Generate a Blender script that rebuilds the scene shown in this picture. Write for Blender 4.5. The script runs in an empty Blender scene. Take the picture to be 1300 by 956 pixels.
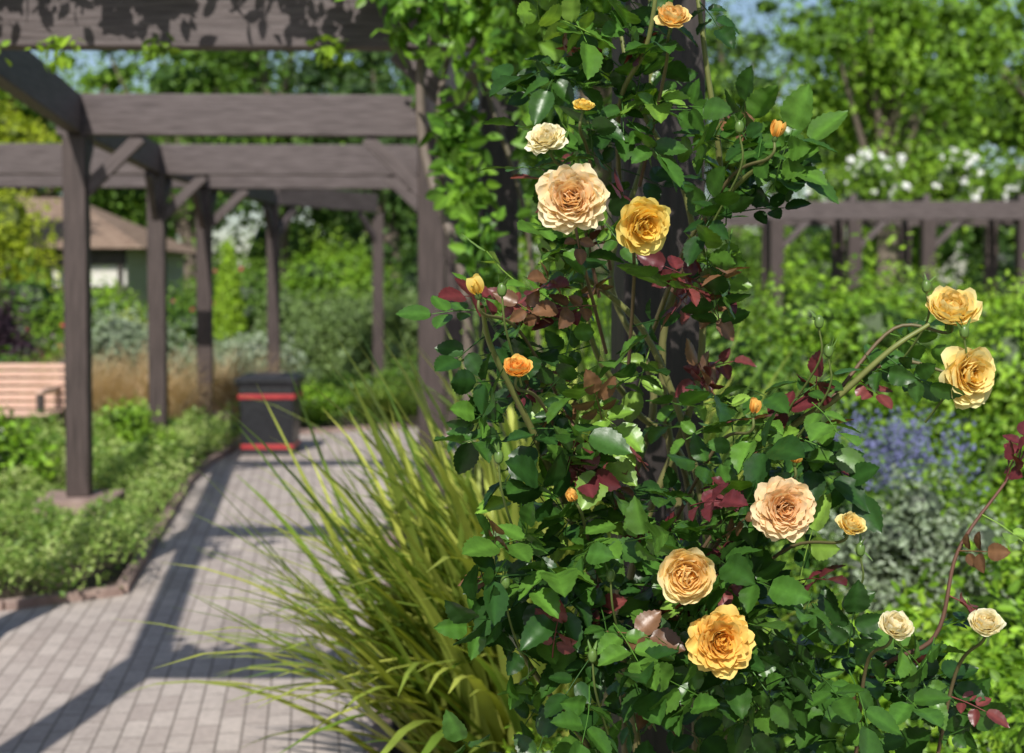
import bpy, math, random
import numpy as np
from mathutils import Vector, Matrix
rng=np.random.default_rng(11); random.seed(5)
S=bpy.context.scene
def link(o,parent=None):
    S.collection.objects.link(o)
    if parent: o.parent=parent
    return o
def empty(name):
    e=bpy.data.objects.new(name,None); e.empty_display_size=.2; return link(e)
def nz(a): return a/np.maximum(np.linalg.norm(a,axis=-1,keepdims=True),1e-9)

# ------------------------------------------------ materials
def newmat(name):
    m=bpy.data.materials.new(name); m.use_nodes=True
    nt=m.node_tree; return m,nt,nt.nodes['Principled BSDF'],nt.nodes['Material Output']
def leaf_mat(name,rough=.5,trans=.3,tint=(1.3,1.25,.5),spec=.4,bump=0.0,nscale=25):
    m,nt,p,out=newmat(name); N=nt.nodes; L=nt.links
    a=N.new('ShaderNodeAttribute'); a.attribute_name='Col'
    tc=N.new('ShaderNodeTexCoord'); no=N.new('ShaderNodeTexNoise'); no.inputs['Scale'].default_value=nscale
    L.new(tc.outputs['Object'],no.inputs['Vector'])
    mr=N.new('ShaderNodeMapRange'); mr.inputs[3].default_value=.75; mr.inputs[4].default_value=1.25
    L.new(no.outputs['Fac'],mr.inputs[0])
    vm=N.new('ShaderNodeVectorMath'); vm.operation='SCALE'
    L.new(a.outputs['Color'],vm.inputs[0]); L.new(mr.outputs[0],vm.inputs['Scale'])
    L.new(vm.outputs[0],p.inputs['Base Color'])
    p.inputs['Roughness'].default_value=rough; p.inputs['Specular IOR Level'].default_value=spec
    if trans>0:
        tr=N.new('ShaderNodeBsdfTranslucent')
        v2=N.new('ShaderNodeVectorMath'); v2.operation='MULTIPLY'; v2.inputs[1].default_value=tint
        L.new(vm.outputs[0],v2.inputs[0]); L.new(v2.outputs[0],tr.inputs['Color'])
        mx=N.new('ShaderNodeMixShader'); mx.inputs[0].default_value=trans
        L.new(p.outputs[0],mx.inputs[1]); L.new(tr.outputs[0],mx.inputs[2]); L.new(mx.outputs[0],out.inputs[0])
    if bump>0:
        b=N.new('ShaderNodeBump'); b.inputs['Strength'].default_value=bump; b.inputs['Distance'].default_value=.002
        L.new(no.outputs['Fac'],b.inputs['Height']); L.new(b.outputs[0],p.inputs['Normal'])
    return m
M_far=leaf_mat('foliage_far',.55,.3,(1.6,1.5,.6),nscale=1.2)
M_mid=leaf_mat('foliage_mid',.45,.3,(1.6,1.5,.6),nscale=6)
M_rose=leaf_mat('rose_leaf',.36,.22,(1.6,1.5,.5),spec=.45,bump=.15,nscale=120)
M_petal=leaf_mat('petal',.65,.35,(1.05,1.0,.72),.12,nscale=60)
M_dot=leaf_mat('small_blossom',.6,.3,(1,1,1),.2)
M_blade=leaf_mat('blade',.38,.25,(1.4,1.3,.5),nscale=14)
def noisy(name,c1,c2,scale=6,rough=.7,stretch=(1,1,1),bump=.2,dist=.01,detail=6):
    m,nt,p,out=newmat(name); N=nt.nodes; L=nt.links
    tc=N.new('ShaderNodeTexCoord'); mp=N.new('ShaderNodeMapping'); mp.inputs['Scale'].default_value=stretch
    no=N.new('ShaderNodeTexNoise'); no.inputs['Scale'].default_value=scale; no.inputs['Detail'].default_value=detail
    cr=N.new('ShaderNodeValToRGB'); cr.color_ramp.elements[0].color=(*c1,1); cr.color_ramp.elements[1].color=(*c2,1)
    cr.color_ramp.elements[0].position=.3; cr.color_ramp.elements[1].position=.7
    L.new(tc.outputs['Object'],mp.inputs[0]); L.new(mp.outputs[0],no.inputs['Vector']); L.new(no.outputs['Fac'],cr.inputs[0])
    L.new(cr.outputs[0],p.inputs['Base Color']); p.inputs['Roughness'].default_value=rough
    b=N.new('ShaderNodeBump'); b.inputs['Strength'].default_value=bump; b.inputs['Distance'].default_value=dist
    L.new(no.outputs['Fac'],b.inputs['Height']); L.new(b.outputs[0],p.inputs['Normal'])
    return m
M_wood=noisy('stained_timber',(.050,.035,.033),(.132,.103,.100),5,.6,(1,14,14),.5,.006)
M_woodv=noisy('stained_timber_post',(.034,.022,.019),(.080,.056,.050),5,.6,(14,14,1),.5,.006)
M_wood_shade=noisy('stained_timber_shaded',(.012,.008,.007),(.038,.026,.023),5,.6,(14,14,1),.5,.006)  # dark-stained post timber with the climbers' shade painted into its colour
M_bark=noisy('bark',(.10,.075,.055),(.24,.19,.15),9,.9,(3,3,.6),.8,.02)
M_cane=leaf_mat('cane',.5,.0,nscale=40)
M_soil=noisy('soil',(.03,.02,.013),(.08,.055,.035),14,.95)
M_grass=noisy('grass_ground',(.05,.09,.015),(.12,.19,.035),1.5,.9)
M_bench=noisy('bench_timber',(.50,.30,.22),(.70,.48,.38),7,.6,(1,9,9),.3,.004)
M_black=noisy('black_metal',(.012,.012,.014),(.028,.028,.032),30,.38,(1,1,1),.08,.002)
M_red=noisy('red_band',(.36,.03,.035),(.46,.05,.05),12,.4,(1,1,1),.05,.002)
M_roof=noisy('roof_tile',(.16,.10,.07),(.32,.23,.17),5,.85,(1,1,5),.5,.03)
M_render=noisy('white_render',(.55,.52,.46),(.72,.70,.64),3,.85)
M_dark=noisy('dark_timber_frame',(.025,.02,.017),(.06,.045,.04),6,.7)
M_glass=noisy('window_glass',(.03,.04,.05),(.07,.09,.10),2,.12,(1,1,1),0)
M_kerb=noisy('kerb_brick',(.20,.13,.11),(.36,.26,.22),9,.85,(1,1,1),.4)
def brick_mat(name,c1,c2,mort,bw,rh,rot,ms=.006):
    m,nt,p,out=newmat(name); N=nt.nodes; L=nt.links
    tc=N.new('ShaderNodeTexCoord'); mp=N.new('ShaderNodeMapping'); mp.inputs['Rotation'].default_value=(0,0,rot)
    br=N.new('ShaderNodeTexBrick'); br.inputs['Scale'].default_value=1
    br.inputs['Brick Width'].default_value=bw; br.inputs['Row Height'].default_value=rh; br.inputs['Mortar Size'].default_value=ms
    br.inputs['Mortar Smooth'].default_value=.3
    br.inputs['Color1'].default_value=(*c1,1); br.inputs['Color2'].default_value=(*c2,1); br.inputs['Mortar'].default_value=(*mort,1)
    L.new(tc.outputs['Object'],mp.inputs[0]); L.new(mp.outputs[0],br.inputs['Vector'])
    n1=N.new('ShaderNodeTexNoise'); n1.inputs['Scale'].default_value=1.1; n1.inputs['Detail'].default_value=7
    n2=N.new('ShaderNodeTexNoise'); n2.inputs['Scale'].default_value=45; n2.inputs['Detail'].default_value=4
    L.new(tc.outputs['Object'],n1.inputs['Vector']); L.new(tc.outputs['Object'],n2.inputs['Vector'])
    ad=N.new('ShaderNodeMath'); ad.operation='ADD'; L.new(n1.outputs['Fac'],ad.inputs[0]); L.new(n2.outputs['Fac'],ad.inputs[1])
    mr=N.new('ShaderNodeMapRange'); mr.inputs[1].default_value=.6; mr.inputs[2].default_value=1.4; mr.inputs[3].default_value=.70; mr.inputs[4].default_value=1.2
    L.new(ad.outputs[0],mr.inputs[0])
    vm=N.new('ShaderNodeVectorMath'); vm.operation='SCALE'; L.new(br.outputs['Color'],vm.inputs[0]); L.new(mr.outputs[0],vm.inputs['Scale'])
    L.new(vm.outputs[0],p.inputs['Base Color']); p.inputs['Roughness'].default_value=.85
    b=N.new('ShaderNodeBump'); b.inputs['Strength'].default_value=.5; b.inputs['Distance'].default_value=.004; b.invert=True
    L.new(br.outputs['Fac'],b.inputs['Height']); L.new(b.outputs[0],p.inputs['Normal'])
    return m
M_path=brick_mat('brick_paving',(.50,.43,.385),(.40,.335,.30),(.22,.185,.16),.20,.085,math.radians(90-8),.005)

# ------------------------------------------------ mesh helpers
def fast(name,V,F,C=None,mat=None,smooth=False,parent=None):
    V=np.asarray(V,dtype=np.float32); F=np.asarray(F,dtype=np.int32)
    me=bpy.data.meshes.new(name); n,k=F.shape
    me.vertices.add(len(V)); me.vertices.foreach_set('co',V.ravel())
    me.loops.add(n*k); me.loops.foreach_set('vertex_index',F.ravel())
    me.polygons.add(n); me.polygons.foreach_set('loop_start',np.arange(0,n*k,k,dtype=np.int32))
    me.polygons.foreach_set('use_smooth',np.full(n,smooth,dtype=bool))
    me.update(calc_edges=True)
    if C is not None:
        at=me.color_attributes.new('Col','FLOAT_COLOR','POINT')
        cc=np.ones((len(V),4),dtype=np.float32); cc[:,:3]=C; at.data.foreach_set('color',cc.ravel())
    if mat: me.materials.append(mat)
    return link(bpy.data.objects.new(name,me),parent)
class Acc:
    def __init__(s): s.V=[];s.F=[];s.C=[];s.n=0
    def add(s,V,F,C):
        V=np.asarray(V,float).reshape(-1,3); C=np.broadcast_to(np.asarray(C,float),V.shape)
        s.V.append(V); s.F.append(np.asarray(F)+s.n); s.C.append(C); s.n+=len(V)
    def make(s,name,mat,smooth=False,parent=None):
        return fast(name,np.concatenate(s.V),np.concatenate(s.F),np.concatenate(s.C),mat,smooth,parent)
def frames(n,a):
    n=nz(n); a=a-(a*n).sum(-1,keepdims=True)*n; a=nz(a); s=np.cross(a,n)
    return np.stack([s,a,n],axis=2)
def inst(acc,T,TF,tf,P,R,Sc,C):
    N=len(P); t=len(T)
    V=np.einsum('nij,tj->nti',R,T)*np.reshape(Sc,(-1,1,1))+P[:,None,:]
    F=TF[None]+(np.arange(N)*t)[:,None,None]
    Cc=C[:,None,:]*tf[None,:,None]
    acc.add(V.reshape(-1,3),F.reshape(-1,TF.shape[1]),Cc.reshape(-1,3))
T_d=np.array([[0,0,0],[.3,.45,.07],[0,1,-.06],[-.3,.45,.07]]); F_d=np.array([[0,1,2,3]]); f_d=np.array([.9,1.,1.1,1.])
def leaf_template(rows,serr=True,fold=.12,curl=.12,wid=.36):
    V=[];F=[];c=[]
    cols=[-1,-.5,0,.5,1]
    for i in range(rows+1):
        v=i/rows; w=wid*(math.sin(math.pi*min(1,(.03+v*.97))**.8))**.75 if 0<v<1 else .01
        if serr and i%2: w*=.91
        for u in cols:
            z=fold*abs(u)*w*1.6-curl*v*v+ (.009*math.cos(v*math.pi*6)*abs(u))
            V.append([u*w,v - (.03 if (serr and i%2 and abs(u)==1) else 0)+.05*abs(u),z]); c.append(1.4 if u==0 else (1.0 if abs(u)==.5 else .93))
    for i in range(rows):
        for j in range(4):
            a=i*5+j; F.append([a,a+1,a+6,a+5])
    return np.array(V),np.array(F),np.array(c)
T_r,F_r,f_r=leaf_template(16,wid=.37)
T_m,F_m,f_m=leaf_template(4,False,.1,.15,.28)
def cubesphere(n=2):
    V=[];F=[]
    for ax in range(3):
        for sg in (-1,1):
            b=len(V)
            for i in range(n+1):
                for j in range(n+1):
                    p=[0,0,0]; p[ax]=sg; p[(ax+1)%3]=(2*i/n-1)*sg; p[(ax+2)%3]=2*j/n-1
                    p=np.array(p,float); V.append(p/np.linalg.norm(p))
            for i in range(n):
                for j in range(n):
                    a=b+i*(n+1)+j; F.append([a,a+n+1,a+n+2,a+1])
    return np.array(V),np.array(F)
CS,CF=cubesphere(2); CS3,CF3=cubesphere(4)
def tube(acc,pts,r0,r1,col,sides=6,sub=6,col2=None):
    P=np.array(pts,float)
    if len(P)>2 and sub>1:
        Q=np.vstack([2*P[0]-P[1],P,2*P[-1]-P[-2]]); out=[]
        for i in range(1,len(Q)-2):
            for k in range(sub):
                t=k/sub; a,b,c,d=Q[i-1],Q[i],Q[i+1],Q[i+2]
                out.append(.5*((2*b)+(-a+c)*t+(2*a-5*b+4*c-d)*t*t+(-a+3*b-3*c+d)*t**3))
        out.append(P[-1]); P=np.array(out)
    n=len(P); d=nz(np.gradient(P,axis=0)); ref=np.array([.31,.9,.22])
    a=nz(np.cross(d,ref)); b=np.cross(d,a); th=np.linspace(0,2*math.pi,sides,endpoint=False)
    r=np.linspace(r0,r1,n)[:,None,None]
    V=P[:,None,:]+r*(a[:,None,:]*np.cos(th)[None,:,None]+b[:,None,:]*np.sin(th)[None,:,None])
    F=[]
    for i in range(n-1):
        for j in range(sides):
            F.append([i*sides+j,i*sides+(j+1)%sides,(i+1)*sides+(j+1)%sides,(i+1)*sides+j])
    c1=np.array(col); c2=c1 if col2 is None else np.array(col2)
    C=c1+(c2-c1)*np.linspace(0,1,n)[:,None]; C=np.repeat(C,sides,axis=0)
    acc.add(V.reshape(-1,3),F,C)
    return P
def beam(name,a,b,w,h,mat,parent=None,bev=.008,roll=0):
    a=Vector(a);b=Vector(b); d=(b-a); L=d.length; x=d.normalized()
    up=Vector((0,0,1)) if abs(x.z)<.95 else Vector((0,1,0))
    y=up.cross(x).normalized(); z=x.cross(y)
    me=bpy.data.meshes.new(name)
    V=[(sx*L/2,sy*w/2,sz*h/2) for sx in(-1,1) for sy in(-1,1) for sz in(-1,1)]
    me.from_pydata(V,[],[(0,1,3,2),(4,6,7,5),(0,4,5,1),(2,3,7,6),(0,2,6,4),(1,5,7,3)]); me.materials.append(mat)
    o=link(bpy.data.objects.new(name,me),parent)
    o.matrix_world=Matrix(((x.x,y.x,z.x,(a.x+b.x)/2),(x.y,y.y,z.y,(a.y+b.y)/2),(x.z,y.z,z.z,(a.z+b.z)/2),(0,0,0,1)))
    if bev:
        m=o.modifiers.new('b','BEVEL'); m.width=bev; m.segments=2
    return o
def post(name,x,y,z0,z1,w,mat,parent,ang=0):
    me=bpy.data.meshes.new(name)
    V=[(sx*w/2,sy*w/2,sz) for sx in(-1,1) for sy in(-1,1) for sz in(0,z1-z0)]
    me.from_pydata(V,[],[(0,1,3,2),(4,6,7,5),(0,4,5,1),(2,3,7,6),(0,2,6,4),(1,5,7,3)]); me.materials.append(mat)
    o=link(bpy.data.objects.new(name,me),parent); o.location=(x,y,z0); o.rotation_euler=(0,0,ang)
    m=o.modifiers.new('b','BEVEL'); m.width=.008; m.segments=2
    return o

# ------------------------------------------------ foliage masses
def lumps(c,r,L,rl=.42,zmin=None):
    d=nz(rng.normal(size=(L,3))); rad=rng.random((L,1))**.4*.72
    P=np.array(c)+d*rad*np.array(r); rr=np.array(r)*rl*rng.uniform(.6,1.35,(L,1))
    if zmin is not None: P[:,2]=np.maximum(P[:,2],zmin)
    return P,rr
def leafcloud(acc,P,rr,n,size,cols,up=.5,shell=.35,T='d',core=.55,dark=.55,var=.35,jit=.7,fuzz=.18):
    cols=np.array(cols,float)
    w=(rr[:,0]*rr[:,2]); w=w/w.sum(); k=rng.choice(len(P),n,p=w)
    d=nz(rng.normal(size=(n,3))); rad=1-shell*rng.random((n,1))**1.2+fuzz*rng.normal(size=(n,1))
    pos=P[k]+d*rr[k]*rad
    nr=d+np.array([0,-.15,up])+jit*rng.normal(size=(n,3)); al=rng.normal(size=(n,3))+d*.6+np.array([0,0,-.4])
    lc=rng.random(len(P)); t=np.clip(lc[k]*.6+rng.random(n)*.5,0,.999)*(len(cols)-1)
    i=t.astype(int); f=(t-i)[:,None]; C=cols[i]*(1-f)+cols[np.minimum(i+1,len(cols)-1)]*f
    C=C*rng.uniform(1-var,1+var,(n,1))
    tt={'d':(T_d,F_d,f_d),'m':(T_m,F_m,f_m)}[T]
    inst(acc,tt[0],tt[1],tt[2],pos,frames(nr,al),size*rng.uniform(.5,1.35,n),C)
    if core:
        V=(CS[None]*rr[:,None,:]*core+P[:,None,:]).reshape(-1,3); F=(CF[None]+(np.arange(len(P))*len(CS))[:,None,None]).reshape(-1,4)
        acc.add(V,F,cols[0]*dark)  # added core: blocks light through the lump, interior gloom put into its colour
    return pos
def dots(acc,P,r,col,var=.1):
    n=len(P); Sc=r*rng.uniform(.6,1.3,n); C=np.array(col)*rng.uniform(1-var,1+var,(n,1))
    for q in range(6):
        ang=q*1.047+rng.random(n)*.3
        al=np.stack([np.cos(ang),-.5+0*ang,np.sin(ang)],1)+.25*rng.normal(size=(n,3))
        nr=np.array([0,-1,.7])+.5*rng.normal(size=(n,3))
        T=T_d*np.array([1.5,1.1,1.5]); inst(acc,T,F_d,np.ones(4),P,frames(nr,al),Sc,C)
def K(l,k): return [tuple(c*k for c in t) for t in l]
G_bright=K([(.050,.105,.010),(.11,.21,.014),(.18,.29,.022)],1.55)
G_mid=K([(.030,.072,.010),(.07,.14,.014),(.12,.20,.022)],1.5)
G_dark=K([(.014,.038,.008),(.035,.075,.012),(.06,.12,.02)],1.3)
G_yel=K([(.12,.17,.010),(.24,.30,.012),(.36,.40,.03)],1.35)
G_sil=K([(.12,.16,.10),(.22,.28,.18),(.32,.38,.28)],1.25)
G_pur=K([(.018,.01,.018),(.05,.025,.04),(.09,.05,.07)],1.2)
def shrub(name,c,r,n,size,cols,L=14,rl=.45,dotspec=None,T='d',mat=None,up=.5):
    acc=Acc(); P,rr=lumps(c,r,L,rl,zmin=.12)
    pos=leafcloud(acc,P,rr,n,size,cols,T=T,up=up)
    m=max(8,n//250); k=rng.choice(len(P),m); d=nz(rng.normal(size=(m,3))*[.6,.6,.3]+[0,0,1]); st=P[k]+d*rr[k]*.8
    h=float(r[2])*.35
    for j in range(m):
        ln=h*rng.uniform(.5,1.2); t=np.linspace(0,1,9)[:,None]; q=st[j]+d[j]*ln*t+rng.normal(size=(9,3))*size*.3
        C=np.array(cols[2])*rng.uniform(.6,1.1,(9,1)); tt=(T_d,F_d,f_d) if T=='d' else (T_m,F_m,f_m)
        inst(acc,*tt,q,frames(rng.normal(size=(9,3))+[0,-.4,.7],rng.normal(size=(9,3))+d[j]*.8),size*rng.uniform(.6,1.1,9),C)
    o=acc.make(name,mat or M_mid)
    if dotspec:
        nd,rd,cd=dotspec; a=Acc(); k=rng.choice(len(P),nd); d=nz(rng.normal(size=(nd,3))+np.array([0,-.7,.6]))
        dots(a,P[k]+d*rr[k]*1.05,rd,cd); a.make('blossoms',M_dot,parent=o)
    return o
def tree(name,x,y,h,r,cols,n=11000,size=.19,L=70,zc=.58,rz=.46):
    root=empty(name); acc=Acc(); P,rr=lumps((x,y,h*zc),(r,r,h*rz),L,.26); rr[:,2]=rr[:,0]*.62
    rr*=rng.uniform(.5,1.4,(L,1))
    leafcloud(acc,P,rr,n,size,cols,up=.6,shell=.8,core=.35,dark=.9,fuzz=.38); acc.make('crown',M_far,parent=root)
    a=Acc(); tp=(x+rng.normal()*.2,y,h*.55)
    tube(a,[(x,y,-.1),(x+.1,y,h*.25),tp],h*.03,h*.016,(.14,.11,.08),8,4)
    for i in range(14):
        q=P[rng.integers(len(P))]; z=h*rng.uniform(.22,.5)
        tube(a,[(x+.05,y,z),(x*.5+q[0]*.5,y*.5+q[1]*.5,(z+q[2])*.5+.1),tuple(q)],h*.012,h*.003,(.14,.11,.08),5,4)
    a.make('trunk',M_bark,True,root); return root

# ------------------------------------------------ ground
def sheet(name,pts,z,mat):
    me=bpy.data.meshes.new(name); me.from_pydata([(x,y,z) for x,y in pts],[],[list(range(len(pts)))]); me.materials.append(mat)
    return link(bpy.data.objects.new(name,me))
sheet('ground',[(-400,-400),(400,-400),(400,400),(-400,400)],0,M_grass)
sheet('planting_bed_soil',[(-9,6.8),(12,1.0),(12,24),(-9,24)],.004,M_soil)
path_pts=[(-12,-3),(1.2,-3),(1.0,1.2),(-.25,2.0),(-.42,4),(-.5,6),(-.78,9),(-.86,11.4),(-.5,13),(.6,14.5),(3.2,16.6),(3.2,19.2),(0,16.9),(-1.7,15.7),(-2.72,14.9),(-2.72,12.8),(-2.62,11.5),(-2.02,7.3),(-2.5,6.95),(-12,6.2)]
sheet('brick_path',path_pts,.010,M_path)
kerb=empty('brick_kerb')
kp=[(-12,6.2),(-2.5,6.95),(-2.02,7.3),(-2.62,11.5),(-2.72,12.8),(-2.72,14.9),(-1.7,15.7),(0,16.9)]
for i in range(len(kp)-1):
    a,b=kp[i],kp[i+1]; beam('edging_%d'%i,(a[0],a[1],.02),(b[0],b[1],.02),.07,.07,M_kerb,kerb,.006)
kr=[(-.25,2.0),(-.42,4),(-.5,6),(-.78,9),(-.86,11.4),(-.5,13),(.6,14.5)]
for i in range(len(kr)-1):
    a,b=kr[i],kr[i+1]; beam('edging_r%d'%i,(a[0],a[1],.02),(b[0],b[1],.02),.07,.07,M_kerb,kerb,.006)

# ------------------------------------------------ pergola
Z0,Z1=2.63,2.91
pg=empty('timber_pergola')
Lp=[(-1.95,2.95),(-2.45,6.2),(-2.98,9.76),(-3.29,13.2),(-3.24,15.0),(-3.05,18.2),(-1.9,20.2)]
Rp=[(.30,2.95),(-.06,6.25),(-.56,9.85),(-.72,13.3),(-.62,15.2)]
plh=[.12,.12,.16,.14,.26,.12,.12]
def brace(p,dirv,nm):
    d=Vector((dirv[0],dirv[1],0)).normalized()
    a=Vector((p[0],p[1],2.24))+d*.05; b=Vector((p[0],p[1],Z0-.01))+d*.44
    beam(nm,a,b,.06,.09,M_wood,pg,.005)
for i,(x,y) in enumerate(Lp):
    post('post_outer_%d'%i,x,y,plh[i],Z0-.002,.155,M_woodv,pg,.08)
    post('plinth_outer_%d'%i,x,y,0,plh[i],.26 if i<2 else .52,M_kerb,pg,.08)
for i,(x,y) in enumerate(Rp):
    post('post_inner_%d'%i,x,y,.1,Z0-.002,.165 if i<2 else .18,M_wood_shade if i<2 else M_woodv,pg,.1)
    post('plinth_inner_%d'%i,x,y,0,.1,.26,M_kerb,pg,.1)
for i in range(5):
    a,b=Vector((*Lp[i],0)),Vector((*Rp[i],0)); d=(b-a).normalized()
    A=a-d*.12; B=b+d*.12
    if i==3: A=a-d*3.4
    if i==4: A=a-d*4.2
    beam('cross_beam_%d'%i,(A.x,A.y,(Z0+Z1)/2),(B.x,B.y,(Z0+Z1)/2),.11,Z1-Z0,M_wood,pg)
    if i>1: brace(a,d,'brace_a%d'%i)
    if i: brace(b,-d,'brace_b%d'%i)
def longi(P,tag):
    for i in range(len(P)-1):
        a,b=Vector((*P[i],0)),Vector((*P[i+1],0)); d=(b-a).normalized(); A=a+d*.06; B=b-d*.06
        beam('side_beam_%s%d'%(tag,i),(A.x,A.y,(Z0+Z1)/2),(B.x,B.y,(Z0+Z1)/2),.10,Z1-Z0-.02,M_wood,pg)
        if i>=2: brace(a,d,'brace_%s_f%d'%(tag,i)); brace(b,-d,'brace_%s_g%d'%(tag,i))
longi(Lp,'l'); longi(Rp,'r')
p2=empty('timber_pergola'); 
for i,x in enumerate([2.9,4.08,5.28,6.42,7.9,9.6]):
    post('post_%d'%i,x,22,0,Z0-.002,.2,M_woodv,p2); post('post_back_%d'%i,x+.3,24.4,0,Z0-.002,.2,M_woodv,p2)
    beam('cross_beam_%d'%i,(x,22.07,Z1+.06),(x+.3,24.5,Z1+.06),.1,.11,M_wood,p2)
    beam('brace_%d'%i,(x+.08,22,2.2),(x+.5,22,Z0-.01),.07,.09,M_wood,p2)
beam('long_beam',(2.2,22,(Z0+Z1)/2),(11,22,(Z0+Z1)/2),.12,.28,M_wood,p2)
beam('long_beam_back',(2.4,24.4,(Z0+Z1)/2),(11,24.4,(Z0+Z1)/2),.12,.28,M_wood,p2)

# ------------------------------------------------ litter bin
bn=empty('litter_bin'); bx,by=-2.31,13.6
def frustum(name,x,y,z0,z1,w0,w1,mat,parent,bev=.02):
    me=bpy.data.meshes.new(name); V=[]
    for z,w in((z0,w0),(z1,w1)):
        V+=[(x-w/2,y-w/2,z),(x+w/2,y-w/2,z),(x+w/2,y+w/2,z),(x-w/2,y+w/2,z)]
    me.from_pydata(V,[],[(3,2,1,0),(4,5,6,7),(0,1,5,4),(1,2,6,5),(2,3,7,6),(3,0,4,7)]); me.materials.append(mat)
    o=link(bpy.data.objects.new(name,me),parent); m=o.modifiers.new('b','BEVEL'); m.width=bev; m.segments=3; return o
frustum('body',bx,by,.03,.66,.47,.53,M_black,bn)
frustum('foot',bx,by,.01,.05,.50,.50,M_black,bn,.008)
frustum('band_low',bx,by,.065,.11,.490,.495,M_red,bn,.008)
frustum('band_high',bx,by,.54,.585,.533,.538,M_red,bn,.008)
frustum('rim',bx,by,.655,.74,.565,.60,M_black,bn,.02)
frustum('lid',bx,by,.738,.765,.56,.46,M_black,bn,.01)
frustum('opening',bx,by-.0,.742,.775,.28,.28,M_dark,bn,.01)

# ------------------------------------------------ bench
bb=empty('park_bench'); X0,X1,Y=-5.75,-4.22,13.3
for i in range(6): beam('back_slat_%d'%i,(X0,Y+.10+.022*i,.48+i*.072),(X1,Y+.10+.022*i,.48+i*.072),.025,.055,M_bench,bb,.005)
for i in range(5): beam('seat_slat_%d'%i,(X0,Y-.36+i*.092,.43),(X1,Y-.36+i*.092,.43),.075,.028,M_bench,bb,.005)
for i,x in enumerate((X0+.08,X1-.08)):
    beam('leg_front_%d'%i,(x,Y-.36,0),(x,Y-.36,.62),.06,.06,M_dark,bb,.005)
    beam('leg_back_%d'%i,(x,Y+.16,0),(x,Y+.29,.9),.06,.05,M_dark,bb,.005)
    beam('arm_%d'%i,(x,Y-.40,.635),(x,Y+.2,.65),.07,.035,M_bench,bb,.005)
    beam('rail_%d'%i,(x,Y-.36,.39),(x,Y+.12,.39),.05,.05,M_dark,bb,.005)

# ------------------------------------------------ house
hs=empty('timber_framed_house')
hx0,hx1,hy0,hy1=-17,-9.2,34,40
post('walls',(hx0+hx1)/2,(hy0+hy1)/2,0,2.6,1,M_render,hs).scale=(hx1-hx0,hy1-hy0,1)
me=bpy.data.meshes.new('roof'); e=.55; ze=2.5; zr=3.9
V=[(hx0-e,hy0-e,ze),(hx1+e,hy0-e,ze),(hx1+e,hy1+e,ze),(hx0-e,hy1+e,ze),(hx0+2.2,37,zr),(hx1-2.2,37,zr)]
me.from_pydata(V,[],[(0,1,5,4),(1,2,5),(2,3,4,5),(3,0,4),(0,3,2,1)]); me.materials.append(M_roof); link(bpy.data.objects.new('roof',me),hs)
for i in range(10): beam('stud_%d'%i,(hx0+.1+i*.84,hy0-.03,0),(hx0+.1+i*.84,hy0-.03,2.45),.10,.16,M_dark,hs,0)
beam('rail_mid',(hx0,hy0-.04,1.5),(hx1,hy0-.04,1.5),.1,.22,M_dark,hs,0)
beam('rail_top',(hx0,hy0-.04,2.3),(hx1,hy0-.04,2.3),.1,.36,M_dark,hs,0)
for i in range(4): 
    beam('window_%d'%i,(hx0+1.15+i*1.68,hy0-.02,1.87),(hx0+1.62+i*1.68,hy0-.02,1.87),.05,.45,M_glass,hs,0)

# ------------------------------------------------ trees
tree('deciduous_tree',2.2,36,12.5,3.9,G_bright)
tree('deciduous_tree',8.6,33,10.6,3.6,G_bright,13000)
tree('deciduous_tree',14.2,35,11.5,4.3,G_bright,12000)
tree('deciduous_tree',19.5,33,11,4.2,G_mid,6000)
tree('deciduous_tree',-1.5,40,12.5,4.2,G_mid,9000)
tree('deciduous_tree',-5.5,33,11,4.2,G_mid,12000)
tree('deciduous_tree',-10.5,46,12,4.8,G_mid,9000)
tree('deciduous_tree',-15,44,12.5,5,G_bright,8000)
tree('deciduous_tree',-20,40,12,5,G_bright,6000)
tree('deciduous_tree',6.6,43,12.5,3.6,G_mid,9000)
tree('deciduous_tree',11.4,43,13.5,4.0,G_mid,9000)
tree('deciduous_tree',-2.7,31,8.5,2.6,G_dark,7000)
acc=Acc(); n=150; xx=np.linspace(-60,60,n)
P=np.stack([xx+rng.normal(size=n),58+rng.normal(size=n)*3+abs(xx)*-.1,rng.uniform(1,8,n)],1); rr=rng.uniform(2.0,3.4,(n,1))*np.ones((1,3))
leafcloud(acc,P,rr,50000,.42,G_mid,up=.6,fuzz=.25,core=.6,dark=.8); acc.make('distant_trees',M_far)
# ------------------------------------------------ mid shrubs (left)
shrub('golden_shrub',(-10.4,28,1.5),(1.5,1.4,2.0),6000,.12,G_yel)
shrub('golden_tree_foliage',(-11.6,32.5,4.6),(1.4,1.2,1.1),4500,.14,G_yel)
shrub('purple_shrub',(-6.45,17.4,.9),(.75,.6,1.1),3500,.08,G_pur)
shrub('green_shrub',(-6.3,21.5,.7),(1.1,.8,.9),5000,.08,G_bright,dotspec=(9,.03,(.7,.06,.12)))
shrub('green_shrub',(-8.0,22.5,.8),(1.5,1,1.0),5000,.09,G_mid)
shrub('green_shrub',(-7.5,25.5,.8),(1.2,1,.9),4000,.10,G_bright)
shrub('silver_shrub',(-5.0,18.6,.55),(.95,.6,.65),6000,.07,G_sil)
shrub('silver_shrub',(-3.8,19.8,.45),(1.0,.6,.6),6000,.07,G_sil)
shrub('euphorbia',(-5.4,20.3,.8),(.5,.5,.6),2500,.07,G_yel)
shrub('rose_bush',(-4.6,24.3,.9),(1.5,.8,.9),5000,.09,G_mid,dotspec=(26,.035,(.8,.07,.2)))
shrub('green_shrub',(-5.6,16.0,.4),(.9,.5,.5),4000,.08,G_mid)
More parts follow.
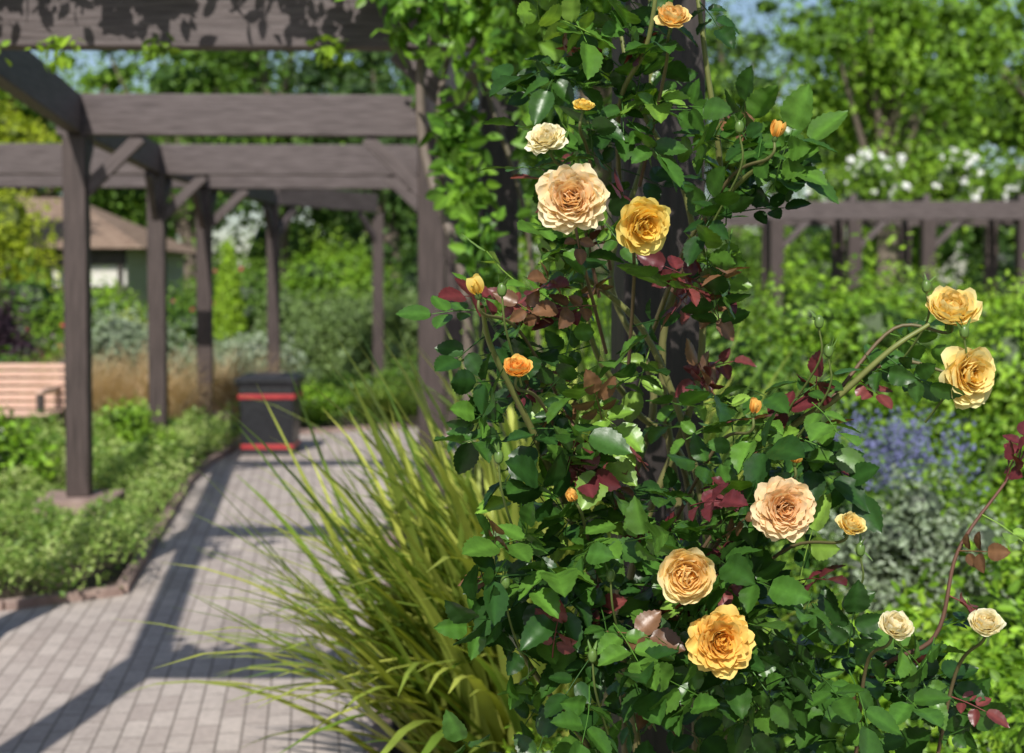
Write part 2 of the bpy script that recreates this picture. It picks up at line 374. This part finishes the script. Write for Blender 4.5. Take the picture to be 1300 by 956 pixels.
shrub('green_shrub',(-3.4,29,1.4),(1.7,1.2,1.6),7000,.11,G_bright)
shrub('green_shrub',(-6.0,31,1.3),(1.6,1.2,1.4),5000,.12,G_mid)
shrub('dark_shrub',(-1.2,27,1.3),(1.0,1.0,1.7),5000,.11,G_dark)
shrub('low_green_plant',(-1.7,17.8,.2),(1.1,.7,.33),6000,.08,G_mid)
shrub('low_green_plant',(-2.4,16.5,.2),(.6,.4,.3),3000,.07,G_bright)
shrub('low_green_plant',(-.6,18.5,.3),(1.0,.8,.5),5000,.08,G_mid)
acc=Acc(); zz=np.linspace(.2,2.15,14); P=np.stack([-4.5+0*zz,22.6+0*zz,zz],1); rr=np.stack([.27*(1-(zz/2.4)**1.8)+.04]*2+[.22+0*zz],1)
leafcloud(acc,P,rr,6500,.065,[(.20,.34,.02),(.32,.48,.03)],up=.7,shell=.2,fuzz=.06,core=.75,dark=.7); acc.make('conical_cypress',M_mid)
acc=Acc(); n=80; P=np.stack([rng.uniform(-3.75,-.6,n),rng.uniform(21.4,22.6,n),rng.uniform(.2,1.28,n)],1); rr=np.full((n,3),.36)
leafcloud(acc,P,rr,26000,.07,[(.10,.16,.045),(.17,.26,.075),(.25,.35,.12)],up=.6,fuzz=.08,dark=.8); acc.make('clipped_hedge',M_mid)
shrub('flower_bed',(-3.7,33,.9),(2.2,.6,.9),2500,.12,G_mid,dotspec=(50,.06,(.75,.08,.10)))

# ------------------------------------------------ grasses
def blades(acc,base,az,length,th0,th1,width,c0,c1,seg=9,fold=.3,pw=1.4):
    n=len(base); s=np.linspace(0,1,seg+1)
    th=th0[:,None]+(th1-th0)[:,None]*s[None]**pw
    ds=length[:,None]/seg
    hx=np.concatenate([np.zeros((n,1)),np.cumsum(np.sin((th[:,1:]+th[:,:-1])/2)*ds,1)],1)
    hz=np.concatenate([np.zeros((n,1)),np.cumsum(np.cos((th[:,1:]+th[:,:-1])/2)*ds,1)],1)
    dx=np.cos(az)[:,None];dy=np.sin(az)[:,None]
    C=np.stack([base[:,0:1]+hx*dx,base[:,1:2]+hx*dy,base[:,2:3]+hz],2)
    side=np.stack([-np.sin(az),np.cos(az),0*az],1)[:,None,:]
    w=(width[:,None]*np.minimum(1,(1-s)**.6*1.1+.02)[None]*np.minimum(1,.5+s*2)[None])[:,:,None]/2
    nrm=np.stack([-np.cos(th)*dx,-np.cos(th)*dy,np.sin(th)],2)
    V=np.stack([C-side*w+nrm*w*fold,C,C+side*w+nrm*w*fold],2).reshape(-1,3)
    F=[]
    for i in range(seg):
        for j in range(2): F.append([i*3+j,i*3+j+1,(i+1)*3+j+1,(i+1)*3+j])
    F=np.array(F)[None]+(np.arange(n)*(seg+1)*3)[:,None,None]
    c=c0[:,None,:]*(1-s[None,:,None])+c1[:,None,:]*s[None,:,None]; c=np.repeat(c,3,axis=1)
    acc.add(V,F.reshape(-1,4),c.reshape(-1,3))
def tuft(name,x,y,z,n,L,w,ca,cb,spread=.12,t1=(1.2,2.6),t0=(0,.5),azr=(0,6.283),fold=.3,pw=1.4):
    acc=Acc(); base=np.array([x,y,z])+rng.normal(size=(n,3))*np.array([spread,spread,0])
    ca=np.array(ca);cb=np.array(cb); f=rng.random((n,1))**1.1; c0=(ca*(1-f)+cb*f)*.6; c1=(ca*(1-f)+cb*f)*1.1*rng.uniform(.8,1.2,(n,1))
    blades(acc,base,rng.uniform(*azr,n),rng.uniform(L*.6,L*1.1,n),rng.uniform(*t0,n),rng.uniform(*t1,n),rng.uniform(w*.6,w*1.2,n),c0,c1,fold=fold,pw=pw)
    return acc.make(name,M_blade,True)
PH1=(.13,.24,.03);PH2=(.55,.58,.12)
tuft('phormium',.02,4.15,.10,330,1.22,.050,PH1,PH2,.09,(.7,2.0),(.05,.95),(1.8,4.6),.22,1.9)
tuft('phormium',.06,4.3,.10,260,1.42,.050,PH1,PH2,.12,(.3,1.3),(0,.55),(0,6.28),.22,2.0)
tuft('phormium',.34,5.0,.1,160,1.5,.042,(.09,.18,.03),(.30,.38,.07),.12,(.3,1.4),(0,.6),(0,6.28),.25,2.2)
for q in [(-4.0,15.3),(-3.62,14.5),(-4.4,14.6),(-3.2,15.9),(-4.8,15.4)]:
    tuft('tan_ornamental_grass',q[0],q[1],.1,900,1.05,.009,(.50,.35,.18),(.72,.55,.33),.16,(.8,2.7),(0,.7))
tuft('green_ornamental_grass',-1.45,16.2,0,250,.8,.02,(.14,.26,.03),(.32,.42,.06),.14)
tuft('green_ornamental_grass',-.9,17.2,0,250,.9,.02,(.14,.26,.03),(.28,.40,.06),.14)

# ------------------------------------------------ left bed
def edge(y): return np.interp(y,[6.9,7.3,11.5,12.8,15],[-2.3,-2.02,-2.62,-2.72,-2.72])
def carpet(name,n,bbox,pred,hf,size,cols,mat=M_mid,T='d',up=1.0):
    x=rng.uniform(bbox[0],bbox[1],n); y=rng.uniform(bbox[2],bbox[3],n); k=pred(x,y); x=x[k];y=y[k]; n=len(x)
    h=hf(x,y); P=np.stack([x,y,h*rng.random(n)**.35],1); cols=np.array(cols)
    f=np.clip(.5+.35*np.sin(x*5.1+y*2.3)*np.cos(y*4.3-x)+rng.normal(size=n)*.25,0,1)[:,None]
    C=np.where(f<.5,cols[0]*(1-2*f)+cols[1]*2*f,cols[1]*(2-2*f)+cols[2]*(2*f-1))
    tt={'d':(T_d,F_d,f_d),'m':(T_m,F_m,f_m)}[T]; acc=Acc()
    inst(acc,tt[0],tt[1],tt[2],P,frames(np.array([0,-.2,up])+rng.normal(size=(n,3))*.6,rng.normal(size=(n,3))),size*rng.uniform(.6,1.3,n),C)
    return acc.make(name,mat)
def hh(x,y):
    h=.16+.12*np.sin(x*4.2+1)*np.sin(y*3.1)+.07*np.sin(x*9+y*7)+.08
    for px,py in (Lp[2],):
        dd=np.hypot((x-px)/.42,(y-py+.35)/.75); h=h*np.clip(dd-.35,.10,1)
    return h
VAR=[(.11,.21,.03),(.24,.36,.07),(.46,.54,.20)]
carpet('ground_cover',60000,(-6.6,-1.9,6.7,10.6),lambda x,y:(x<edge(y)+.10-.2*rng.random(len(x)))&(y>6.98+(x+2.3)*.08)&~((abs(x-Lp[2][0])<.27)&(abs(y-Lp[2][1])<.27)),hh,.036,VAR,T='d')
carpet('ground_cover',26000,(-5.5,-2.4,10.6,14.5),lambda x,y:(x<edge(y)+.08-.2*rng.random(len(x))),lambda x,y:hh(x,y)*1.2,.05,VAR)
shrub('rose_bush',(-4.25,10.3,.35),(.85,.9,.55),6000,.06,G_bright,T='m',dotspec=(14,.03,(.85,.82,.75)))
shrub('rose_bush',(-4.6,8.9,.25),(.9,.7,.5),5000,.06,G_bright,T='m',dotspec=(10,.03,(.85,.82,.75)))
shrub('rose_bush',(-3.2,12.0,.25),(.45,.5,.36),3500,.05,G_bright,dotspec=(2,.04,(.75,.02,.03)))
shrub('low_green_plant',(-4.6,12.3,.2),(.8,.5,.3),3000,.06,G_mid)

# ------------------------------------------------ right planting
shrub('rose_bush',(1.35,8.4,.8),(.55,.6,1.0),5500,.055,G_mid,T='m')
shrub('rose_bush',(2.15,9.2,.8),(.8,.6,.95),6500,.055,G_bright,T='m')
shrub('rose_bush',(3.2,9.6,.85),(.9,.7,1.0),6500,.055,G_bright,T='m')
shrub('rose_bush',(4.1,8.9,.8),(.7,.7,1.0),5000,.055,G_mid,T='m')
shrub('rose_bush',(2.9,7.4,.5),(.6,.5,.7),5000,.05,G_bright,T='m')
shrub('green_shrub',(.6,7.6,.6),(.55,.6,.85),5000,.05,G_mid,T='m')
shrub('green_shrub',(.3,10.5,.8),(.9,.7,1.0),5000,.07,G_bright)
shrub('green_shrub',(1.3,6.3,.4),(.5,.45,.6),4000,.05,G_mid,T='m')
shrub('silver_shrub',(1.75,5.9,.38),(.42,.4,.42),6500,.034,G_sil)
shrub('green_shrub',(2.55,6.2,.4),(.5,.4,.6),5000,.045,G_bright,T='m')
shrub('low_green_plant',(1.25,4.3,.3),(.6,.6,.5),6000,.045,G_bright,T='m')
shrub('low_green_plant',(1.95,4.6,.3),(.6,.6,.5),6000,.045,G_bright,T='m')
shrub('low_green_plant',(2.3,5.3,.3),(.5,.5,.55),4000,.045,G_mid,T='m')
shrub('low_green_plant',(.75,5.0,.35),(.5,.5,.6),5000,.045,G_mid,T='m')
shrub('low_green_plant',(.12,3.3,.25),(.28,.25,.42),3500,.035,G_bright,T='m')
shrub('low_green_plant',(.6,3.3,.3),(.5,.4,.45),5000,.04,G_mid,T='m')
shrub('low_green_plant',(1.3,3.2,.2),(.6,.5,.45),5000,.04,G_bright,T='m')
# blue salvia
acc=Acc(); n=120; bx_=rng.normal(size=n)*.17+1.90; by_=rng.normal(size=n)*.25+7.0
az=rng.uniform(0,6.28,n); base=np.stack([bx_,by_,0*bx_],1)
blades(acc,base,az,rng.uniform(.6,.8,n),rng.uniform(0,.15,n),rng.uniform(.1,.5,n),np.full(n,.008),np.tile([.06,.12,.03],(n,1)),np.tile([.08,.14,.05],(n,1)))
o=acc.make('blue_salvia',M_blade)
P=np.repeat(base,15,axis=0); P=P+rng.normal(size=P.shape)*np.array([.022,.022,0]); P[:,2]=np.repeat(rng.uniform(.52,.80,n),15)+rng.uniform(0,.22,len(P))
acc=Acc(); inst(acc,T_d,F_d,f_d,P,frames(rng.normal(size=P.shape)+[0,-.5,.5],rng.normal(size=P.shape)),rng.uniform(.016,.032,len(P)),np.array([.21,.22,.42])*rng.uniform(.6,1.4,(len(P),1)))
acc.make('flower_spikes',M_dot,parent=o)
shrub('low_green_plant',(1.95,6.95,.3),(.55,.4,.55),5500,.045,G_bright)
for i in range(24):
    x=rng.uniform(1.0,13); y=rng.uniform(12,29)
    if x/y>.47: x=.45*y*rng.uniform(.5,1)
    if 21<y<25.5: y-=4.5
    h=rng.uniform(.75,1.15)*(1 if y<21 else 1.8)
    shrub('green_shrub',(x,y,h*.55),(rng.uniform(1,1.5),.9,h),3600,.085,[G_bright,G_mid,G_bright,G_bright][i%4],dotspec=(8,.035,(.8,.75,.7)) if i%5==0 else None)
for i in range(7):
    shrub('green_shrub',(-5+i*3.4,33.5+rng.normal(),1.3),(2.2,1.2,1.8),4500,.15,[G_mid,G_bright,G_dark][i%3])
acc=Acc(); n=40; P=np.stack([rng.uniform(5.0,11,n),rng.uniform(21.8,24.5,n),rng.uniform(3.0,3.45,n)],1); rr=rng.uniform(.2,.5,(n,1))*np.ones((1,3))
leafcloud(acc,P,rr,10000,.08,G_bright); o=acc.make('white_climbing_rose',M_mid)
a=Acc(); k=rng.choice(n,230); d=nz(rng.normal(size=(230,3))+[0,-.7,.5]); dots(a,P[k]+d*rr[k]*1.05,.062,(.92,.92,.88)); a.make('blossoms',M_dot,parent=o)

# ------------------------------------------------ green climber on the inner posts
acc=Acc(); CLB=[(.03,.085,.01),(.08,.19,.02),(.17,.32,.028)]
cl=[(-.15,5.6,2.66,.20),(-.38,5.8,2.75,.16),(.0,5.3,2.45,.13),(.12,5.1,2.62,.22),(-.22,5.7,2.2,.13),(-.18,5.6,1.98,.12),(-.13,5.5,1.78,.10),(.25,4.8,2.5,.2),(-.6,5.9,2.98,.15),(.14,5.2,2.2,.13),(-.06,5.7,1.6,.08),(.16,5.3,1.95,.10)]
P=np.array([c[:3] for c in cl]); rr=np.array([[c[3]*.9,c[3]*.8,c[3]*1.35] for c in cl])
leafcloud(acc,P,rr,1900,.078,CLB,T='m',core=0,shell=.9,up=.1,jit=.9)
q=[]
for i in range(len(Rp)-1):
    for t in np.linspace(0,1,7): q.append((Rp[i][0]*(1-t)+Rp[i+1][0]*t,Rp[i][1]*(1-t)+Rp[i+1][1]*t-.1,3.05+rng.normal()*.05,.2))
for t in np.linspace(0,1,12): q.append((-2.4*(1-t)+-.1*t,5.95+rng.normal()*.1,3.02+rng.random()*.12,.15+rng.random()*.08))
for t in np.linspace(0,1,10): q.append((-1.9*(1-t)+.3*t,2.85,3.05,.17))
P=np.array([c[:3] for c in q]); rr=np.array([[c[3]]*3 for c in q])
leafcloud(acc,P,rr,4200,.08,CLB,T='m',core=0,shell=.9,up=.3)
cl=[(-2.25,5.9,2.62,.10),(-2.12,5.7,2.52,.09),(-1.9,6.0,2.6,.08),(-1.5,6.1,2.62,.06),(-.75,6.1,2.6,.07)]
P=np.array([c[:3] for c in cl]); rr=np.array([[c[3]*1.4,c[3],c[3]] for c in cl])
leafcloud(acc,P,rr,190,.06,[(.10,.20,.02),(.26,.40,.03)],T='m',core=0,shell=.9)
o=acc.make('green_climber',M_mid)
a=Acc()
tube(a,[(-.30,5.95,0),(-.20,5.9,.8),(-.18,5.85,1.25),(-.20,5.8,1.65),(-.36,5.9,2.15),(-.37,5.9,2.6),(-.3,6.0,3.0)],.028,.018,(.17,.135,.11),8)
tube(a,[(-.05,6.05,0),(-.10,6.0,1.0),(-.25,5.95,1.8),(-.30,5.95,2.4),(-.1,6.1,3.0)],.02,.012,(.13,.10,.08),8)
tube(a,[(.12,5.6,1.2),(.05,5.7,1.9),(-.1,5.8,2.4),(-.2,6.0,2.95)],.012,.01,(.12,.10,.06),6)
a.make('vine_stems',M_cane,True,o)

# ------------------------------------------------ hero climbing rose
rose=empty('climbing_rose')
PET=Acc(); GRN=Acc(); CAN=Acc(); LEAF=Acc()
GC=(.09,.16,.035)
def flower(c,D,face,style,cin,cout,N=None):
    c=np.array(c,float); R=D/2; f=nz(np.array(face,float)); h=np.array([0,0,1.]) if abs(f[2])<.9 else np.array([0,1.,0])
    X=nz(np.cross(h,f)); Yv=np.cross(f,X); B=np.stack([X,Yv,f],1)
    cin=np.array(cin);cout=np.array(cout)
    N=N or {'full':120,'cup':64,'loose':64,'bud':11}[style]
    nu,nv=7,8; U=np.linspace(-1,1,nu)
    for i in range(N):
        t=((i+.5)/N)**(.62); phi=i*2.39996+rng.normal()*.3
        if style=='full': L=R*(.46+.56*t); a0=math.radians(5+72*t); a1=math.radians(-30+112*t); W=R*(.15+.20*t)
        elif style=='cup': L=R*(.52+.58*t); a0=math.radians(5+86*t); a1=math.radians(-38+86*t); W=R*(.18+.38*t)
        elif style=='loose': L=R*(.50+.60*t); a0=math.radians(8+72*t); a1=math.radians(-30+125*t); W=R*(.20+.30*t)
        else: L=R*(1.5+.25*t); a0=math.radians(12+28*t); a1=math.radians(-30+34*t*rng.random()); W=R*(.35+.35*t)
        k=1 if style!='bud' else .5
        a1+=rng.normal()*.26*k; a0+=rng.normal()*.12*k; L*=rng.uniform(.86,1.06); W*=rng.uniform(.85,1.25)
        ph1,ph2,ph3=rng.uniform(0,6.28,3); tw=rng.normal()*.35; ps=rng.normal()*.06
        V=np.zeros((nv+1,nu,3)); C=np.zeros((nv+1,nu,3)) 
        for iu,u in enumerate(U):
            Lu=L*(1-.13*abs(u)**3+.04*math.sin(2.5*u+ph1)-.05*math.exp(-(u*4)**2))
            r=.02*R; z=0.
            for iv in range(nv+1):
                v=iv/nv
                if iv>0:
                    a=a0+(a1-a0)*(v-.5/nv); r+=math.sin(a)*Lu/nv; z+=math.cos(a)*Lu/nv
                fw=math.sin(math.pi*(.06+.70*v))**.62
                lat=u*W*fw
                ru=r-.30*u*u*W*(1-.6*t)*v+R*.02*math.sin(4*u+ph3)*v*v; zu=z+.30*u*u*W*t*v+ R*.055*v*v*math.sin(3.8*u+ph2)+R*.02*math.sin(7*v+ph1)*v*u
                p=phi+tw*v*.3
                V[iv,iu]=(ru*math.cos(p)-lat*math.sin(p),ru*math.sin(p)+lat*math.cos(p),zu)
                m=min(1,max(0,.62*t+.50*v**1.3-.12+ps)); C[iv,iu]=(cin*(1-m)+cout*m)*(.95+.05*math.cos(u*9+ph1))
        F=[[a*nu+b,a*nu+b+1,(a+1)*nu+b+1,(a+1)*nu+b] for a in range(nv) for b in range(nu-1)]
        V=V.reshape(-1,3); V[:,2]-=R*.15
        PET.add(V@B.T+c,F,C.reshape(-1,3))
    cal=CS3*np.array([.16,.16,.22])*R*(1.3 if style!='bud' else 2.1); cal[:,2]-=R*.30
    GRN.add(cal@B.T+c,CF3,np.array(GC))
    for k in range(5):
        an=k*1.2566+rng.random(); al=B@np.array([math.cos(an)*(.5 if style=='bud' else 1),math.sin(an)*(.5 if style=='bud' else 1),(.75 if style=='bud' else -.5)+rng.normal()*.2])
        nn=B@np.array([math.cos(an),math.sin(an),.3]); sc=R*(1.25 if style=='bud' else .7)
        inst(GRN,T_m*np.array([.55,1,1]),F_m,f_m,(c-f*R*.25)[None],frames(nn[None],al[None]),np.array([sc]),np.array([GC])*1.2)
    return c-f*R*.35,f
PE=((.97,.55,.18),(.97,.87,.62)); YE=((.97,.56,.025),(.97,.82,.26)); CR=((.95,.76,.32),(.96,.93,.74)); OR=((.96,.40,.04),(.97,.64,.18)); YC=((.97,.62,.06),(.97,.87,.44))
fl=[((.087,2.08,1.727),.112,(-.08,-1,.12),'full',PE),
((.194,2.12,1.690),.090,(.34,-.8,-.2),'loose',YE),
((.052,2.18,1.822),.068,(-.3,-.7,.6),'full',CR),
((.246,2.2,2.010),.056,(.1,-.6,.7),'cup',((.96,.52,.12),(.97,.78,.36))),
((.107,2.15,1.869),.036,(.1,-.4,.9),'cup',YE),
((.406,2.2,1.832),.030,(.2,-.3,.9),'bud',OR),
((-.051,2.1,1.591),.034,(-.2,-.4,.85),'bud',YE),
((.008,2.1,1.477),.046,(0,-.6,.75),'cup',OR),
((.375,2.2,1.406),.028,(.1,-.3,.9),'bud',OR),
((.440,2.2,1.328),.024,(.1,-.4,.9),'bud',OR),
((.403,2.10,1.270),.104,(.05,-1,.15),'full',((.96,.56,.24),(.96,.79,.52))),
((.251,2.03,1.185),.086,(-.05,-1,.1),'cup',((.97,.50,.01),(.97,.86,.50))),
((.304,2.06,1.081),.106,(.1,-.95,.15),'full',((.96,.48,.02),(.97,.75,.24))),
((.515,2.15,1.236),.048,(.3,-.6,.75),'cup',YC),
((.696,2.25,1.560),.088,(-.05,-.65,.75),'cup',YC),
((.713,2.22,1.462),.096,(.35,-.9,.0),'loose',YC),
((.565,2.08,1.097),.054,(.1,-.6,.8),'cup',CR),
((.722,2.15,1.085),.054,(-.1,-.6,.8),'cup',CR),
((.092,2.1,1.285),.026,(-.3,-.6,.6),'bud',OR)]
CG=(.12,.16,.04); CB=(.16,.09,.06)
anchors=[]
for i,(c,D,f,st,co) in enumerate(fl):
    b,fd=flower(c,D,f,st,co[0],co[1])
    x,y,z=c
    if i in (14,15): s=(.52,2.3,1.42)
    elif i==16: s=(.56,2.3,.8)
    elif i==17: s=(.70,2.35,.75)
    else: s=(.2+.35*(x-.2),2.42,z-.24)
    m=tuple((b*.6+np.array(s)*.4)+np.array([rng.normal()*.01,.02,.035]))
    e=b-fd*.03
    pth=tube(CAN,[s,m,tuple(e),tuple(b)],.0034,.0022,CB,6,7,CG); anchors.append(pth)
for c in [(-.015,2.12,1.595),(-.02,2.12,1.345),(.35,2.2,1.845),(.475,2.2,1.545),(.70,2.2,1.53),(.53,2.15,1.20),(.655,2.25,1.60),(.15,2.15,1.16),(-.01,2.1,1.16),(.12,2.1,1.05),(.49,2.2,1.50),(.40,2.2,1.02)]:
    c=np.array(c); GRN.add(CS3*np.array([.0075,.0075,.011])+c,CF3,(.13,.22,.05)) 
    inst(GRN,T_m*np.array([.4,1,1]),F_m,f_m,np.tile(c,(3,1)),frames(rng.normal(size=(3,3)),np.array([[0,0,1.]]*3)+rng.normal(size=(3,3))*.25),np.full(3,.024),np.tile([.12,.21,.05],(3,1)))
    tube(CAN,[tuple(c-[0,0,.008]),tuple(c+[.006,.02,-.06]),tuple(c+[.03*np.sign(.25-c[0])+.0,.10,-.15])],.0016,.0022,CG,5,5)
canes=[[(.22,2.7,0),(.16,2.65,.6),(.22,2.55,1.1),(.33,2.5,1.45),(.30,2.45,1.75),(.2,2.42,1.95),(.16,2.5,2.3)],
[(.34,2.7,0),(.40,2.6,.7),(.34,2.5,1.2),(.24,2.45,1.5),(.12,2.42,1.62),(.05,2.3,1.66)],
[(.26,2.7,0),(.22,2.5,.8),(.12,2.4,1.15),(.04,2.3,1.35),(-.03,2.2,1.5),(-.045,2.12,1.57)],
[(.30,2.7,0),(.3,2.5,.9),(.36,2.4,1.2),(.45,2.32,1.36),(.52,2.28,1.42),(.60,2.25,1.50),(.66,2.25,1.54)],
[(.45,2.7,0),(.50,2.5,.7),(.60,2.35,.95),(.69,2.3,1.03),(.726,2.3,1.17),(.80,2.3,1.28),(.84,2.3,1.34)],
[(.28,2.7,.3),(.32,2.6,1.0),(.27,2.55,1.5),(.36,2.5,1.75),(.33,2.45,2.0),(.28,2.5,2.4)],
[(.25,2.6,1.5),(.30,2.4,1.68),(.36,2.3,1.76),(.40,2.22,1.80)],
[(.2,2.6,1.7),(.18,2.4,1.9),(.22,2.3,2.0),(.24,2.25,2.2)],
[(.2,2.5,.7),(.05,2.3,.95),(-.02,2.2,1.1),(-.03,2.15,1.2)],
[(.24,2.75,.4),(.20,2.62,1.1),(.26,2.6,1.4),(.18,2.6,1.62),(.25,2.6,1.9),(.24,2.6,2.4)],
[(.36,2.75,.4),(.33,2.6,1.2),(.22,2.55,1.38),(.14,2.45,1.50),(.10,2.4,1.72)]]
cp=[]
for i,c in enumerate(canes):
    r0=.0095 if i<6 or i>8 else .005
    if i==4: r0=.0055
    cp.append(tube(CAN,c,r0,.0035 if i!=4 else .0018,(.15,.12,.055) if i!=4 else (.09,.06,.035),7,8,(.17,.20,.05) if i!=4 else (.16,.07,.05)))
DK=np.array([[.022,.066,.012],[.034,.092,.014],[.050,.128,.018],[.080,.18,.024]]); MR=np.array([[.11,.022,.026],[.16,.04,.036],[.16,.08,.04]]); LG=np.array([[.15,.28,.035],[.19,.32,.05]])
def compound(p,d,n,L,col,nl=5):
    p=np.array(p);d=nz(np.array(d));n=nz(np.array(n)-np.dot(n,d)*d); s=np.cross(d,n)
    e=p+d*L; tube(CAN,[tuple(p),tuple(p+d*L*.5+n*L*.04),tuple(e)],.0013,.0008,tuple(col*1.2),4,3)
    P=[];N_=[];A=[];Z=[]
    sz=L*rng.uniform(.46,.58)
    P.append(e);A.append(d);N_.append(n+rng.normal(size=3)*.25);Z.append(sz*1.25)
    for t,k in ((.72,1.05),(.36,.85))[:(nl-1)//2]:
        for sg in(-1,1):
            P.append(p+d*L*t+s*sg*.003);A.append(d*.45+s*sg+rng.normal(size=3)*.12);N_.append(n+rng.normal(size=3)*.28+s*sg*-.1);Z.append(sz*k*rng.uniform(.85,1.1))
    P=np.array(P);Cc=np.tile(col,(len(P),1))*rng.uniform(.8,1.25,(len(P),1))
    R=frames(np.array(N_),np.array(A)); w=rng.uniform(.85,1.1)
    inst(LEAF,T_r*np.array([w,1,rng.uniform(.6,2.2)]),F_r,f_r,P,R,np.array(Z),Cc)
flc=np.array([f[0] for f in fl]); flD=np.array([f[1] for f in fl])
def addleaf(p,out=None,pm=.12,pl=.08,L=None):
    p=np.array(p)
    dd=np.hypot(flc[:,0]-p[0],flc[:,2]-p[2]); 
    if ((dd<flD*.5+.05)&(p[1]<flc[:,1]+.10)).any(): p=p+np.array([0,.16,0])
    if out is None: out=np.array([p[0]-.25,(p[1]-2.7),0])
    out=nz(out); d=out*.8+rng.normal(size=3)*.6+np.array([0,-.1,-.05]); n=np.array([-.1,-.6,.75])+rng.normal(size=3)*.5
    r=rng.random(); col=MR[rng.integers(3)] if r<pm else (LG[rng.integers(2)] if r<pm+pl else DK[rng.integers(4)])
    L=L or rng.uniform(.07,.115)
    if r<pm: L*=.75
    compound(p,d,n,L,col,5 if rng.random()<.75 else 3)
zones=[((.16,2.42,1.98),(.12,.14,.22),44,.16),((.13,2.38,1.76),(.08,.12,.12),13,.15),((.38,2.40,1.78),(.07,.12,.13),20,.04),
((.06,2.30,1.58),(.09,.10,.07),13,.75),((.31,2.32,1.60),(.07,.08,.03),9,.7),((.10,2.35,1.42),(.13,.13,.09),24,.18),((.34,2.35,1.44),(.05,.1,.08),8,.4),((.0,2.25,1.42),(.07,.08,.06),7,.05),
((.15,2.30,1.31),(.12,.08,.05),11,.75),((.36,2.28,1.30),(.07,.08,.04),5,.6),
((.18,2.3,1.20),(.23,.16,.12),60,.14),((.27,2.25,1.04),(.30,.18,.12),80,.08),((.42,2.28,1.36),(.10,.10,.08),17,.12),
((.30,2.4,.80),(.36,.22,.2),75,.04),((.3,2.5,.5),(.3,.22,.25),30,.04),((.62,2.36,.96),(.14,.12,.06),20,.35),((.0,2.2,1.15),(.07,.08,.10),10,.05),((.18,2.5,2.35),(.18,.2,.2),40,.1)]
for c,r,n,pm in zones:
    for k in range(n):
        d=nz(rng.normal(size=3)); p=np.array(c)+d*np.array(r)*rng.random()**.4
        addleaf(p,pm=pm)
for i,P in enumerate(cp):
    for j in range(4,len(P),4 if i==4 else 5):
        if P[j][2]>.7: addleaf(P[j],pm=.85 if (i==4 and P[j][2]>1.08) else .1,L=.085 if i!=4 else .08)
for i,P in enumerate(anchors):
    for j in (3,10):
        if j<len(P): addleaf(P[j],pm=.25,L=.065)
PET.make('blossom_petals',M_petal,True,rose); GRN.make('sepals_and_buds',M_rose,True,rose)
CAN.make('canes',M_cane,True,rose); LEAF.make('leaves',M_rose,True,rose)

# ------------------------------------------------ light & camera
dirv=Vector((.4,2.9,-2.7)).normalized()
sun=bpy.data.lights.new('sun','SUN'); sun.energy=5.0; sun.angle=math.radians(.53); sun.color=(1,.965,.90)
so=link(bpy.data.objects.new('sun',sun)); so.rotation_euler=dirv.to_track_quat('-Z','Y').to_euler()
w=bpy.data.worlds.new('World'); S.world=w; w.use_nodes=True; nt=w.node_tree
sk=nt.nodes.new('ShaderNodeTexSky'); sk.sky_type='NISHITA'; sk.sun_disc=False
sk.sun_elevation=math.asin(-dirv.z); sk.sun_rotation=math.atan2(-dirv.x,-dirv.y)
nt.links.new(sk.outputs[0],nt.nodes['Background'].inputs[0]); nt.nodes['Background'].inputs[1].default_value=.11
cam=bpy.data.cameras.new('camera'); co=link(bpy.data.objects.new('camera',cam)); S.camera=co
co.location=(0,0,1.6); co.rotation_euler=(math.radians(90-2.2),0,0)
cam.lens=50; cam.sensor_width=36; cam.shift_y=-45/1300; cam.clip_end=1500; cam.clip_start=.05
cam.dof.use_dof=True; cam.dof.focus_distance=2.13; cam.dof.aperture_fstop=4.5
S.view_settings.view_transform='Standard'; S.view_settings.look='None'; S.view_settings.exposure=0
